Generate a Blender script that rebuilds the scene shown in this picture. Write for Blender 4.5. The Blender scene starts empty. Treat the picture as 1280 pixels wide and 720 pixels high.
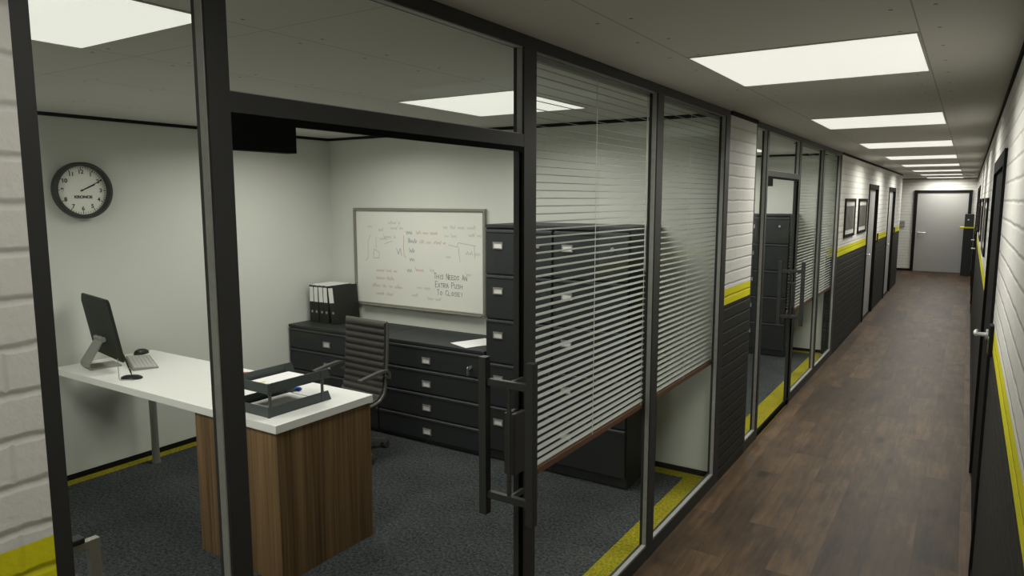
import bpy, bmesh, math, random
from mathutils import Vector, Matrix
random.seed(7)
C = bpy.context.scene.collection
PI = math.pi
H = 2.34            # ceiling height
XW, YB = -3.54, 4.42   # office: clock wall, whiteboard wall
XR, YE = 1.375, 20.65  # corridor: right wall, end wall
DY = 4.47           # the second office repeats the first

# ------------------------------------------------------------------ materials
def new_mat(name):
    m = bpy.data.materials.new(name); m.use_nodes = True
    nt = m.node_tree
    return m, nt, nt.nodes['Principled BSDF']

def node(nt, typ, **kw):
    n = nt.nodes.new(typ)
    for k, v in kw.items(): setattr(n, k, v)
    return n

def M(nt, op, a, b=None, c=None):
    n = nt.nodes.new('ShaderNodeMath'); n.operation = op
    for i, v in enumerate((a, b, c)):
        if v is None: continue
        if isinstance(v, (int, float)): n.inputs[i].default_value = v
        else: nt.links.new(v, n.inputs[i])
    return n.outputs[0]

def mixc(nt, f, a, b):
    n = nt.nodes.new('ShaderNodeMix'); n.data_type = 'RGBA'
    for s, v in ((n.inputs[0], f), (n.inputs[6], a), (n.inputs[7], b)):
        if isinstance(v, (int, float)): s.default_value = v
        elif isinstance(v, tuple): s.default_value = (*v, 1)
        else: nt.links.new(v, s)
    return n.outputs[2]

def coords(nt, scale=(1, 1, 1)):
    t = node(nt, 'ShaderNodeTexCoord'); mp = node(nt, 'ShaderNodeMapping')
    mp.inputs['Scale'].default_value = scale
    nt.links.new(t.outputs['Object'], mp.inputs['Vector'])
    return mp.outputs[0]

def noise(nt, vec, scale, detail=3, rough=.55):
    n = node(nt, 'ShaderNodeTexNoise')
    n.inputs['Scale'].default_value = scale; n.inputs['Detail'].default_value = detail
    n.inputs['Roughness'].default_value = rough
    nt.links.new(vec, n.inputs['Vector'])
    return n.outputs[0]

def bump(nt, b, h, strength, dist):
    n = node(nt, 'ShaderNodeBump')
    n.inputs['Strength'].default_value = strength; n.inputs['Distance'].default_value = dist
    nt.links.new(h, n.inputs['Height']); nt.links.new(n.outputs[0], b.inputs['Normal'])

def plain(name, col, rough=.5, metal=0., var=.08, scale=6., bmp=0., spec=.3):
    m, nt, b = new_mat(name)
    v = coords(nt); f = noise(nt, v, scale)
    lo = tuple(c * (1 - var) for c in col); hi = tuple(min(1, c * (1 + var)) for c in col)
    nt.links.new(mixc(nt, f, lo, hi), b.inputs['Base Color'])
    b.inputs['Roughness'].default_value = rough; b.inputs['Metallic'].default_value = metal
    b.inputs['Specular IOR Level'].default_value = spec
    if bmp: bump(nt, b, noise(nt, v, scale * 25), bmp, .002)
    return m

WHITE_P = (.66, .65, .61)
def brick_mat(name, axis, stripe=True):
    m, nt, b = new_mat(name)
    t = node(nt, 'ShaderNodeTexCoord'); sp = node(nt, 'ShaderNodeSeparateXYZ')
    nt.links.new(t.outputs['Object'], sp.inputs[0])
    u = sp.outputs['Y' if axis == 'y' else 'X']; z = sp.outputs['Z']
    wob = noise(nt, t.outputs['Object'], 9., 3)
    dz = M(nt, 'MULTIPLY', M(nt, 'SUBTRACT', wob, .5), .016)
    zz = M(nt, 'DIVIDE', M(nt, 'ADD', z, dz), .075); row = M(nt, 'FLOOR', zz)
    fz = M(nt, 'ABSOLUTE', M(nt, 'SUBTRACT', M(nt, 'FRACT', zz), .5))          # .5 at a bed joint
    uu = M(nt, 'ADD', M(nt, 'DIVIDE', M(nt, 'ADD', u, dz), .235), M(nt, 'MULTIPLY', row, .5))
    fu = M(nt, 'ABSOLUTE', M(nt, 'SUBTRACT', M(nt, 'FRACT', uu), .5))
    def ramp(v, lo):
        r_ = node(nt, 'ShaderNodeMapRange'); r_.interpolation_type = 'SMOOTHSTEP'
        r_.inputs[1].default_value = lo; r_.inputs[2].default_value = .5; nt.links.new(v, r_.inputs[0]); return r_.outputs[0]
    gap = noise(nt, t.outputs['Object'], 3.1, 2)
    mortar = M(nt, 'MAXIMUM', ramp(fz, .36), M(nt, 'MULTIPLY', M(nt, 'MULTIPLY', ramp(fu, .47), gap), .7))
    rough = noise(nt, t.outputs['Object'], 55., 4)
    patch = noise(nt, t.outputs['Object'], 5., 3)
    base = mixc(nt, patch, tuple(c * .93 for c in WHITE_P), WHITE_P)
    if stripe:
        y = M(nt, 'GREATER_THAN', 1.25, z); k = M(nt, 'GREATER_THAN', 1.15, z)
        base = mixc(nt, y, base, (.62, .58, .012)); base = mixc(nt, k, base, (.024, .025, .022))
    col = mixc(nt, M(nt, 'MULTIPLY', mortar, .55), base, mixc(nt, .42, base, (.03, .029, .026)))  # joints darkened: the shade in the grooves is painted into the colour
    nt.links.new(col, b.inputs['Base Color'])
    b.inputs['Roughness'].default_value = .6; b.inputs['Specular IOR Level'].default_value = .2
    h = M(nt, 'ADD', M(nt, 'MULTIPLY', M(nt, 'SUBTRACT', 1., mortar), 1.), M(nt, 'MULTIPLY', rough, .55))
    bump(nt, b, h, .5, .006)
    return m

def wood_floor():
    m, nt, b = new_mat('plank_wood')
    t = node(nt, 'ShaderNodeTexCoord'); sp = node(nt, 'ShaderNodeSeparateXYZ')
    nt.links.new(t.outputs['Object'], sp.inputs[0])
    cb = node(nt, 'ShaderNodeCombineXYZ')
    nt.links.new(sp.outputs['Y'], cb.inputs[0]); nt.links.new(M(nt, 'ADD', sp.outputs['X'], 1.88), cb.inputs[1])
    br = node(nt, 'ShaderNodeTexBrick'); br.offset = .37
    for k, v in (('Scale', 1.), ('Brick Width', 1.3), ('Row Height', .20), ('Mortar Size', .0016), ('Mortar Smooth', .3)):
        br.inputs[k].default_value = v
    br.inputs['Color1'].default_value = (0, 0, 0, 1); br.inputs['Color2'].default_value = (1, 1, 1, 1)
    br.inputs['Mortar'].default_value = (.5, .5, .5, 1)
    nt.links.new(cb.outputs[0], br.inputs['Vector'])
    # every plank shifts its own grain
    sh = node(nt, 'ShaderNodeVectorMath'); sh.operation = 'MULTIPLY_ADD'
    nt.links.new(br.outputs['Color'], sh.inputs[0]); sh.inputs[1].default_value = (3, 7, 5)
    nt.links.new(t.outputs['Object'], sh.inputs[2])
    mp = node(nt, 'ShaderNodeMapping'); mp.inputs['Scale'].default_value = (14, 1.1, 1)
    nt.links.new(sh.outputs[0], mp.inputs['Vector'])
    g = noise(nt, mp.outputs[0], 2.2, 6, .72)
    mp2 = node(nt, 'ShaderNodeMapping'); mp2.inputs['Scale'].default_value = (3.2, 1.1, 1)
    nt.links.new(sh.outputs[0], mp2.inputs['Vector'])
    blot = noise(nt, mp2.outputs[0], 2.2, 4, .6)
    mp3 = node(nt, 'ShaderNodeMapping'); mp3.inputs['Scale'].default_value = (5.2, 2.1, 1)
    nt.links.new(sh.outputs[0], mp3.inputs['Vector'])
    vo = node(nt, 'ShaderNodeTexVoronoi'); vo.inputs['Scale'].default_value = .9; nt.links.new(mp3.outputs[0], vo.inputs['Vector'])
    kn = node(nt, 'ShaderNodeMapRange'); kn.interpolation_type = 'SMOOTHSTEP'
    kn.inputs[1].default_value = .03; kn.inputs[2].default_value = .22; kn.inputs[3].default_value = .22; kn.inputs[4].default_value = 0.
    nt.links.new(vo.outputs['Distance'], kn.inputs[0])
    val = M(nt, 'ADD', M(nt, 'MULTIPLY', g, .50), M(nt, 'MULTIPLY', blot, .55))
    val = M(nt, 'ADD', val, M(nt, 'MULTIPLY', br.outputs['Color'], .20))
    val = M(nt, 'SUBTRACT', val, kn.outputs[0])
    rp = node(nt, 'ShaderNodeValToRGB'); e = rp.color_ramp.elements
    e[0].position = .44; e[0].color = (.017, .0104, .0062, 1)
    e[1].position = .82; e[1].color = (.106, .064, .031, 1)
    q = rp.color_ramp.elements.new(.63); q.color = (.048, .0292, .0150, 1)
    nt.links.new(val, rp.inputs[0])
    col = mixc(nt, M(nt, 'MULTIPLY', br.outputs['Fac'], .7), rp.outputs[0], (.02, .013, .009))
    nt.links.new(col, b.inputs['Base Color'])
    b.inputs['Roughness'].default_value = .5; b.inputs['Specular IOR Level'].default_value = .22
    bump(nt, b, M(nt, 'SUBTRACT', g, br.outputs['Fac']), .12, .003)
    return m

def walnut():
    m, nt, b = new_mat('walnut_veneer')
    v = coords(nt, (60, 60, .9)); g = noise(nt, v, 1.2, 5, .6)
    w = noise(nt, coords(nt, (9, 9, .25)), 1.3, 3)
    f = M(nt, 'ADD', M(nt, 'MULTIPLY', g, .65), M(nt, 'MULTIPLY', w, .45))
    rp = node(nt, 'ShaderNodeValToRGB'); e = rp.color_ramp.elements
    e[0].position = .36; e[0].color = (.066, .039, .018, 1); e[1].position = .72; e[1].color = (.235, .148, .072, 1)
    nt.links.new(f, rp.inputs[0]); nt.links.new(rp.outputs[0], b.inputs['Base Color'])
    b.inputs['Roughness'].default_value = .45; b.inputs['Specular IOR Level'].default_value = .25
    return m

def carpet(name, lo, hi):
    m, nt, b = new_mat(name)
    v = coords(nt); n1 = noise(nt, v, 60., 3, .9); n2 = noise(nt, v, 4., 3)
    f = M(nt, 'ADD', M(nt, 'MULTIPLY', n1, 3.2), M(nt, 'MULTIPLY', n2, .4))
    f = M(nt, 'SUBTRACT', f, 1.40)
    nt.links.new(mixc(nt, f, lo, hi), b.inputs['Base Color'])
    b.inputs['Roughness'].default_value = .95; b.inputs['Specular IOR Level'].default_value = .05
    bump(nt, b, n1, .6, .006)
    return m

def ceiling_mat():
    m, nt, b = new_mat('painted_ceiling_board')
    t = node(nt, 'ShaderNodeTexCoord'); sp = node(nt, 'ShaderNodeSeparateXYZ')
    nt.links.new(t.outputs['Object'], sp.inputs[0]); x, y = sp.outputs['X'], sp.outputs['Y']
    line = 0.; dots = 0.
    md = M(nt, 'ABSOLUTE', M(nt, 'SUBTRACT', M(nt, 'FLOORED_MODULO', y, .31), .155))
    for s in (.312, 1.078, -.665, -1.422, -2.11, -2.87):
        d = M(nt, 'ABSOLUTE', M(nt, 'SUBTRACT', x, s))
        line = M(nt, 'MAXIMUM', line, M(nt, 'LESS_THAN', d, .0022))
        e = M(nt, 'SUBTRACT', d, .055)
        r2 = M(nt, 'ADD', M(nt, 'MULTIPLY', e, e), M(nt, 'MULTIPLY', md, md))
        dots = M(nt, 'MAXIMUM', dots, M(nt, 'LESS_THAN', r2, .0065 ** 2))
    yl = M(nt, 'LESS_THAN', M(nt, 'ABSOLUTE', M(nt, 'SUBTRACT', M(nt, 'FLOORED_MODULO', M(nt, 'SUBTRACT', y, 1.22), 2.43), .3)), .0016)
    line = M(nt, 'MAXIMUM', line, yl)
    base = mixc(nt, noise(nt, t.outputs['Object'], 2.), CEIL_LO, CEIL_HI)
    c = mixc(nt, M(nt, 'MULTIPLY', line, .45), base, (.03, .03, .027))
    c = mixc(nt, M(nt, 'MULTIPLY', dots, .7), c, (.02, .02, .02))
    nt.links.new(c, b.inputs['Base Color']); b.inputs['Roughness'].default_value = .8
    b.inputs['Specular IOR Level'].default_value = .1
    return m
CEIL_LO, CEIL_HI = (.60, .585, .55), (.635, .62, .585)

def glass_mat(name, tint, refl):
    m, nt, b = new_mat(name); nt.nodes.remove(b)
    out = nt.nodes['Material Output']
    tr = node(nt, 'ShaderNodeBsdfTransparent'); tr.inputs[0].default_value = (*tint, 1)
    gl = node(nt, 'ShaderNodeBsdfGlossy'); gl.inputs['Roughness'].default_value = .02
    gl.inputs[0].default_value = (.9, 1, .95, 1)
    lw = node(nt, 'ShaderNodeLayerWeight'); lw.inputs[0].default_value = .5
    geo = node(nt, 'ShaderNodeNewGeometry')
    f = M(nt, 'ADD', refl, M(nt, 'MULTIPLY', M(nt, 'POWER', lw.outputs['Facing'], 4.), refl*1.5))
    f = M(nt, 'MULTIPLY', f, M(nt, 'SUBTRACT', 1., geo.outputs['Backfacing']))
    mx = node(nt, 'ShaderNodeMixShader')
    nt.links.new(f, mx.inputs[0]); nt.links.new(tr.outputs[0], mx.inputs[1]); nt.links.new(gl.outputs[0], mx.inputs[2])
    nt.links.new(mx.outputs[0], out.inputs[0])
    return m

def emit_mat(name, col, s):
    m, nt, b = new_mat(name)
    b.inputs['Base Color'].default_value = (.6, .6, .57, 1)
    b.inputs['Emission Color'].default_value = (*col, 1); b.inputs['Emission Strength'].default_value = s
    return m

def art_mat(name, seed):
    m, nt, b = new_mat(name)
    v = coords(nt, (1, 3.5, 3.0)); n = noise(nt, v, 2.6 + seed, 5, .7)
    rp = node(nt, 'ShaderNodeValToRGB'); e = rp.color_ramp.elements
    e[0].position = .38; e[0].color = (.022, .021, .019, 1); e[1].position = .72; e[1].color = (.2, .19, .17, 1)
    nt.links.new(n, rp.inputs[0]); nt.links.new(rp.outputs[0], b.inputs['Base Color'])
    b.inputs['Roughness'].default_value = .5
    return m

MT = dict(
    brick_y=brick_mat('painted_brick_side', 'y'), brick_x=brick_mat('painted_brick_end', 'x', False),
    plaster=plain('office_plaster', (.60, .615, .565), .75, var=.02, scale=2, spec=.1),
    wood=wood_floor(), walnut=walnut(),
    carpet=carpet('charcoal_carpet', (.014, .017, .0175), (.085, .092, .092)),
    carpet_y=carpet('yellow_carpet', (.13, .115, .008), (.33, .29, .022)),
    ceiling=ceiling_mat(),
    frame=plain('charcoal_frame', (.026, .026, .025), .5, .0, .06),
    black=plain('black_rubber', (.002, .002, .002), .7, 0, .05, spec=.05),
    trim=plain('black_trim', (.009, .009, .0085), .7, 0, .05, spec=.08),
    bead=plain('aluminium_bead', (.30, .30, .28), .45, .3, .2, 40),
    glass=glass_mat('tinted_glass', (.955, .965, .955), .022),
    glassdoor=glass_mat('clear_door_glass', (.985, .99, .985), .008),
    cab=plain('cabinet_metal', (.021, .024, .025), .5, 0, .06, spec=.35),
    cablip=plain('cabinet_lip', (.050, .053, .054), .42, .2, .05),
    steel=plain('brushed_steel', (.45, .44, .42), .35, .8, .08, 30),
    chrome=plain('chrome', (.36, .345, .32), .3, .6, .04),
    nickel=plain('nickel', (.75, .75, .73), .3, .5, .04),
    card=plain('label_card', (.62, .61, .58), .7, 0, .06, 60),
    holder=plain('label_holder_metal', (.30, .29, .28), .4, .5, .05),
    desk=plain('white_laminate', (.74, .74, .71), .35, 0, .015, spec=.3),
    paper=plain('paper', (.76, .76, .74), .8, 0, .02, spec=.1),
    tray=plain('tray_plastic', (.060, .071, .068), .45, 0, .05),
    plastic=plain('black_plastic', (.013, .014, .013), .42, 0, .05),
    screen=plain('monitor_back', (.015, .019, .016), .55, 0, .05, spec=.15),
    silver=plain('silver_plastic', (.27, .265, .25), .45, .25, .04),
    keyc=plain('grey_keys', (.50, .50, .48), .5, 0, .05),
    leather=plain('ribbed_leather', (.050, .048, .043), .5, 0, .1, 30, .1),
    chairmetal=plain('grey_chair_metal', (.105, .102, .094), .45, .3, .05),
    dgrey=plain('charcoal_fabric', (.035, .036, .038), .9, 0, .2, 90),
    slat=plain('blind_slat', (.265, .27, .25), .5, 0, .03, spec=.25),
    cord=plain('blind_cord', (.50, .50, .46), .8, 0, .03),
    rail=plain('blind_bottom_wood', (.11, .055, .034), .5, 0, .2, 20),
    board=plain('whiteboard_enamel', (.70, .70, .645), .3, 0, .02),
    boardfr=plain('whiteboard_frame', (.25, .245, .215), .45, .4, .05),
    inkk=plain('black_ink', (.05, .055, .05), .6), inkr=plain('red_ink', (.42, .14, .12), .6),
    inkb=plain('blue_ink', (.05, .08, .18), .6), inkg=plain('faded_ink', (.30, .305, .29), .7),
    clockrim=plain('clock_rim', (.035, .040, .035), .45), clockface=plain('clock_face', (.86, .86, .79), .5, 0, .02),
    door=plain('grey_door_paint', (.335, .33, .32), .5, 0, .02),
    mount=plain('poster_mount', (.55, .54, .51), .7, 0, .03),
    yellow=plain('yellow_paint', (.62, .50, .02), .5, 0, .05),
    blue=plain('blue_plastic', (.02, .08, .36), .4), red=plain('red_plastic', (.55, .08, .10), .4),
    brass=plain('bronze_trim', (.14, .115, .06), .45, .5), grey=plain('grey_plastic', (.26, .26, .25), .5),
    stickyy=plain('yellow_note', (.75, .68, .08), .8),
    light=emit_mat('light_diffuser', (1., .995, .89), .76),
    screenon=plain('dark_screen', (.008, .008, .009), .15),
    art0=art_mat('poster_print_grey', .2), art1=art_mat('poster_print_dark', 1.1),
)

# ------------------------------------------------------------------ mesh helpers
class MB:
    def __init__(s): s.bm = bmesh.new(); s.mi = 0; s.mats = []
    def mat(s, m):
        if m not in s.mats: s.mats.append(m)
        s.mi = s.mats.index(m); return s
    def _tag(s, geom):
        for f in geom: f.material_index = s.mi
    def add(s, vs, fs):
        vv = [s.bm.verts.new(v) for v in vs]
        ff = []
        for f in fs:
            try: ff.append(s.bm.faces.new([vv[i] for i in f]))
            except ValueError: pass
        s._tag(ff); return s
    def box(s, x0, x1, y0, y1, z0, z1, mx=None, bev=0.):
        x0, x1 = sorted((x0, x1)); y0, y1 = sorted((y0, y1)); z0, z1 = sorted((z0, z1))
        if bev:
            t = bmesh.new(); bmesh.ops.create_cube(t, size=1)
            for v in t.verts: v.co = Vector(((x0+x1)/2+v.co.x*(x1-x0), (y0+y1)/2+v.co.y*(y1-y0), (z0+z1)/2+v.co.z*(z1-z0)))
            bmesh.ops.bevel(t, geom=t.edges[:], offset=bev, segments=2, profile=.6, affect='EDGES')
            t.verts.index_update()
            s.add([(mx @ v.co) if mx else v.co.copy() for v in t.verts], [[v.index for v in f.verts] for f in t.faces]); t.free()
            return s
        p = [Vector((x, y, z)) for z in (z0, z1) for y in (y0, y1) for x in (x0, x1)]
        if mx: p = [mx @ q for q in p]
        return s.add(p, [(0,2,3,1),(4,5,7,6),(0,1,5,4),(2,6,7,3),(0,4,6,2),(1,3,7,5)])
    def cyl(s, a, b, r, r2=None, n=20, cap=True):
        a, b = Vector(a), Vector(b); r2 = r if r2 is None else r2
        d = (b-a).normalized(); u = d.orthogonal().normalized(); w = d.cross(u)
        vs = [c + (u*math.cos(2*PI*i/n) + w*math.sin(2*PI*i/n))*q for c, q in ((a, r), (b, r2)) for i in range(n)]
        fs = [(i, (i+1) % n, n+(i+1) % n, n+i) for i in range(n)]
        if cap: fs += [tuple(reversed(range(n))), tuple(range(n, 2*n))]
        return s.add(vs, fs)
    def tube(s, pts, r, n=10, flat=None):
        pts = [Vector(p) for p in pts]; rings = []
        up = None
        for i, p in enumerate(pts):
            d = (pts[min(i+1, len(pts)-1)] - pts[max(i-1, 0)]).normalized()
            if up is None: up = d.orthogonal().normalized()
            up = (up - d*up.dot(d)).normalized(); w = d.cross(up)
            rings.append([p + up*math.cos(2*PI*k/n)*r + w*math.sin(2*PI*k/n)*r for k in range(n)])
        m = len(pts)
        fs = [(i*n+k, i*n+(k+1) % n, (i+1)*n+(k+1) % n, (i+1)*n+k) for i in range(m-1) for k in range(n)]
        fs += [tuple(reversed(range(n))), tuple(range((m-1)*n, m*n))]
        return s.add([v for rg in rings for v in rg], fs)
    def prism(s, poly, f0, f1):     # poly: 2-D outline; f0, f1 map (a, b) to the two end faces
        n = len(poly)
        return s.add([f0(*p) for p in poly] + [f1(*p) for p in poly],
                     [tuple(range(n)), tuple(reversed(range(n, 2*n)))] + [(i, n+i, n+(i+1) % n, (i+1) % n) for i in range(n)])
    def lathe(s, prof, mx, n=40):   # prof: (radius, height)
        vs = [mx @ Vector((r*math.cos(2*PI*k/n), r*math.sin(2*PI*k/n), h)) for r, h in prof for k in range(n)]
        m = len(prof)
        fs = [(i*n+k, i*n+(k+1) % n, (i+1)*n+(k+1) % n, (i+1)*n+k) for i in range(m-1) for k in range(n)]
        fs += [tuple(reversed(range(n))), tuple(range((m-1)*n, m*n))]
        return s.add(vs, fs)
    def build(s, name, m=None, parent=None, smooth=False):
        bmesh.ops.recalc_face_normals(s.bm, faces=s.bm.faces[:])
        me = bpy.data.meshes.new(name); s.bm.to_mesh(me); s.bm.free()
        for q in (s.mats or [m]): me.materials.append(MT[q] if isinstance(q, str) else q)
        if smooth:
            for p in me.polygons: p.use_smooth = True
            try: me.set_sharp_from_angle(angle=math.radians(smooth if smooth is not True else 35))
            except Exception: pass
        o = bpy.data.objects.new(name, me); C.objects.link(o)
        if parent is not None:
            o.parent = parent; o.matrix_parent_inverse = Matrix.Translation(-parent.location) if parent.type == 'EMPTY' and parent.parent is None else Matrix()
        return o

def tag(o, label, cat, group=None):
    o['label'] = label; o['category'] = cat
    if group: o['group'] = group
    return o
def thing(name, label, cat, loc, group=None):
    o = bpy.data.objects.new(name, None); C.objects.link(o); o.location = loc; o.empty_display_size = .05
    return tag(o, label, cat, group)
def struct(o): o['kind'] = 'structure'; return o
def sroot(name, loc):
    o = bpy.data.objects.new(name, None); C.objects.link(o); o.location = loc; return struct(o)
def dup(root, off, label=None, group=None):
    r = root.copy(); C.objects.link(r); r.location = Vector(root.location) + Vector(off)
    if label: r['label'] = label
    if group: r['group'] = group
    for ch in list(root.children):
        c = ch.copy(); C.objects.link(c); c.parent = r; c.matrix_parent_inverse = ch.matrix_parent_inverse.copy()
        for g in list(ch.children):
            d = g.copy(); C.objects.link(d); d.parent = c; d.matrix_parent_inverse = g.matrix_parent_inverse.copy()
    return r
def text_mesh(name, body, size, m, parent, mx, extrude=.0006, fat=.0):
    cu = bpy.data.curves.new('t', 'FONT'); cu.body = body; cu.size = size; cu.align_x = 'CENTER'; cu.align_y = 'CENTER'
    cu.extrude = extrude; cu.offset = fat
    t = bpy.data.objects.new('t', cu); C.objects.link(t)
    dg = bpy.context.evaluated_depsgraph_get(); dg.update()
    me = bpy.data.meshes.new_from_object(t.evaluated_get(dg)); me.transform(mx); me.name = name
    bpy.data.objects.remove(t); bpy.data.curves.remove(cu)
    me.materials.clear(); me.materials.append(MT[m])
    o = bpy.data.objects.new(name, me); C.objects.link(o); o.parent = parent
    o.matrix_parent_inverse = Matrix.Translation(-parent.location)
    return o

# ------------------------------------------------------------------ shell
# floor and carpets
struct(MB().box(0.0, XR+.3, -3, YE, -.1, 0).box(-2, 0, 17.30, YE, -.1, 0).build('floor', 'wood'))
for k in (0, 1):
    d = DY*k
    f = struct(MB().box(XW+.095, -.205, -.05+.095+d, YB-.105+d, -.1, 0).build('floor', 'carpet'))
    MB().box(XW, -.205, YB-.105+d, YB+d, -.1, 0).box(XW, XW+.095, -.05+d, YB-.105+d, -.1, 0) \
        .box(-.205, 0, -.05+d, YB+d, -.1, 0).box(XW+.095, -.205, -.05+d, .045+d, -.1, 0).build('carpet_border', 'carpet_y', f)
struct(MB().box(XW-.2, XR+.3, -3.1, YE+.2, H, H+.1).build('ceiling', 'ceiling'))

def wall_y(mb, x0, x1, y0, y1, holes=(), top=2.035):
    y = y0
    for a, b in holes:
        mb.box(x0, x1, y, a, 0, H); mb.box(x0, x1, a, b, top, H); y = b
    mb.box(x0, x1, y, y1, 0, H); return mb
LD = [(11.50, 12.74), (14.50, 15.80)]
RD = [(3.86, 5.50), (13.30, 14.60), (16.35, 17.65)]
w = MB(); w.box(-.06, 0, -3, .52, 0, H); w.box(-.06, 0, 4.37, 4.99, 0, H)
wall_y(w, -.12, 0, 8.84, 17.30, LD)
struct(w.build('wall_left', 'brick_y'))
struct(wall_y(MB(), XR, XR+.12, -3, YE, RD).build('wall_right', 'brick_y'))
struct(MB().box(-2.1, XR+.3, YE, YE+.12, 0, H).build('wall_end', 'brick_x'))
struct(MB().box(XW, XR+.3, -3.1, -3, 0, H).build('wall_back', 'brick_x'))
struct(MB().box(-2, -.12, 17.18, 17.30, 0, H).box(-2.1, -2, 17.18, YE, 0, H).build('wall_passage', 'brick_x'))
struct(MB().box(XW-.1, XW, -.15, YB+DY+.12, 0, H).build('wall_office_side', 'plaster'))
struct(MB().box(XW, -.06, YB, YB+.12, 0, H).build('wall_office_middle', 'plaster'))
struct(MB().box(XW, -.06, -.15, -.05, 0, H).build('wall_office_near', 'plaster'))
struct(MB().box(XW, -.12, YB+DY, YB+DY+.12, 0, H).build('wall_office_far', 'plaster'))

# ceiling trims and baseboards
tr = MB()
for k in (0, 1):
    d = DY*k; y0 = (-.05 if k == 0 else .07)+d; y1 = YB+d
    tr.box(XW, XW+.012, y0, y1, H-.022, H); tr.box(XW+.012, -.06, y1-.012, y1, H-.022, H); tr.box(XW+.012, -.06, y0, y0+.012, H-.022, H)
struct(tr.build('trim_1', 'trim'))
tr = MB()
for a, b in ((-3, .52), (4.37, 4.99), (8.84, 17.3)): tr.box(0, .012, a, b, H-.024, H)
struct(tr.build('trim_2', 'trim'))
struct(MB().box(XR-.01, XR, -3, YE-.01, H-.02, H).box(-2, XR, YE-.012, YE, H-.02, H).box(-2, 0, 17.3, 17.312, H-.02, H).build('trim_3', 'trim'))
bb = MB()
for k in (0, 1):
    d = DY*k; y0 = (-.05 if k == 0 else .07)+d; y1 = YB+d
    bb.box(XW, XW+.012, y0, y1, 0, .034); bb.box(XW+.012, -.06, y1-.012, y1, 0, .034); bb.box(XW+.012, -.06, y0, y0+.012, 0, .034)
struct(bb.build('baseboard_office', 'trim'))
bb = MB(); y = -3
for a, b in RD+[(YE, YE)]: bb.box(XR-.007, XR, y, (a if a < YE else YE-.012), 0, .05); y = b
struct(bb.build('baseboard_right', 'trim'))
struct(MB().box(-2, .055, YE-.012, YE, 0, .06).box(1.285, XR, YE-.012, YE, 0, .06).build('baseboard_end', 'trim'))

# ------------------------------------------------------------------ glazed office fronts
POSTS = [(.520, .548), (.852, .900), (2.006, 2.084), (3.184, 3.262), (4.288, 4.370)]
tn = [4]; wn = [1]; dn = [1]
def trim(mb, m='frame'):
    o = struct(mb.build('trim_%d' % tn[0], m)); tn[0] += 1; return o
def bay(y0, y1, z0, z1, d):
    y0 += d; y1 += d
    mb = MB().mat('bead')
    xa, xb, t = -.027, -.007, .003
    mb.box(xa, xb, y0, y0+t, z0, z1); mb.box(xa, xb, y1-t, y1, z0, z1)
    mb.box(xa, xb, y0+t, y1-t, z1-t, z1); mb.box(xa, xb, y0+t, y1-t, z0, z0+t)
    o = struct(mb.build('window_%d' % wn[0])); wn[0] += 1
    MB().box(-.037, -.028, y0+.002, y1-.002, z0+.002, z1-.002).build('glass_pane', 'glass', o)
for k in (0, 1):
    d = DY*k
    for i, (a, b) in enumerate(POSTS): trim(MB().box(-.042, 0, a+d, b+d, 0, H-.001))
    ZB, ZT = .075, 2.300
    def rail(a, b, z0, z1): trim(MB().box(-.042, -.0005, a+d, b+d, z0, z1))
    bays = [(POSTS[0][1], POSTS[1][0]), (POSTS[2][1], POSTS[3][0]), (POSTS[3][1], POSTS[4][0])]
    for a, b in bays:
        rail(a, b, 0, ZB); rail(a, b, ZT, H-.001); bay(a, b, ZB, ZT, d)
    a, b = POSTS[1][1], POSTS[2][0]
    rail(a, b, 1.980, 2.021); rail(a, b, ZT, H-.001); bay(a, b, 2.021, ZT, d)
    # glass door
    dr = sroot('door_%d' % dn[0], (-.03, a+d, 0)); dn[0] += 1
    MB().box(-.014, -.002, b-.010+d, b-.0015+d, .012, 1.964).build('door_stile', 'black', dr)
    MB().box(-.014, -.002, a+.163+d, b-.0015+d, 1.964, 1.9795).box(-.016, -.001, a+.003+d, b-.010+d, .008, .05) \
        .box(-.022, .006, b-.075+d, b-.0105+d, .005, .052, bev=.002).build('door_rail', 'black', dr)
    MB().box(-.013, -.003, a+.003+d, b-.010+d, .05, 1.907).box(-.013, -.003, a+.163+d, b-.010+d, 1.907, 1.964).build('glass_pane', 'glassdoor', dr)
    MB().box(-.032, -.0015, a+.002+d, a+.1625+d, 1.907, 1.9795).build('door_closer', 'black', dr)
    hy = 1.910+d
    hb = MB()
    for x in (.090, -.098): hb.box(x-.015, x+.015, hy-.015, hy+.015, .724, 1.280, bev=.002)
    for z in (1.195, .797): hb.box(-.083, .075, hy-.009, hy+.009, z-.012, z+.012)
    hb.build('pull_handle', 'frame', dr)
    lk = MB().box(-.030, -.0135, hy+.018, b-.011+d, .875, 1.090, bev=.003).box(-.0025, .014, hy+.018, b-.011+d, .875, 1.090, bev=.003)
    lk.box(-.0025, .008, hy-.006, hy+.006, .797, 1.195)
    for z in (1.195, .797): lk.box(-.0025, .008, hy+.006, b-.011+d, z-.009, z+.009)
    lk.build('lock_box', 'frame', dr)

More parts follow.
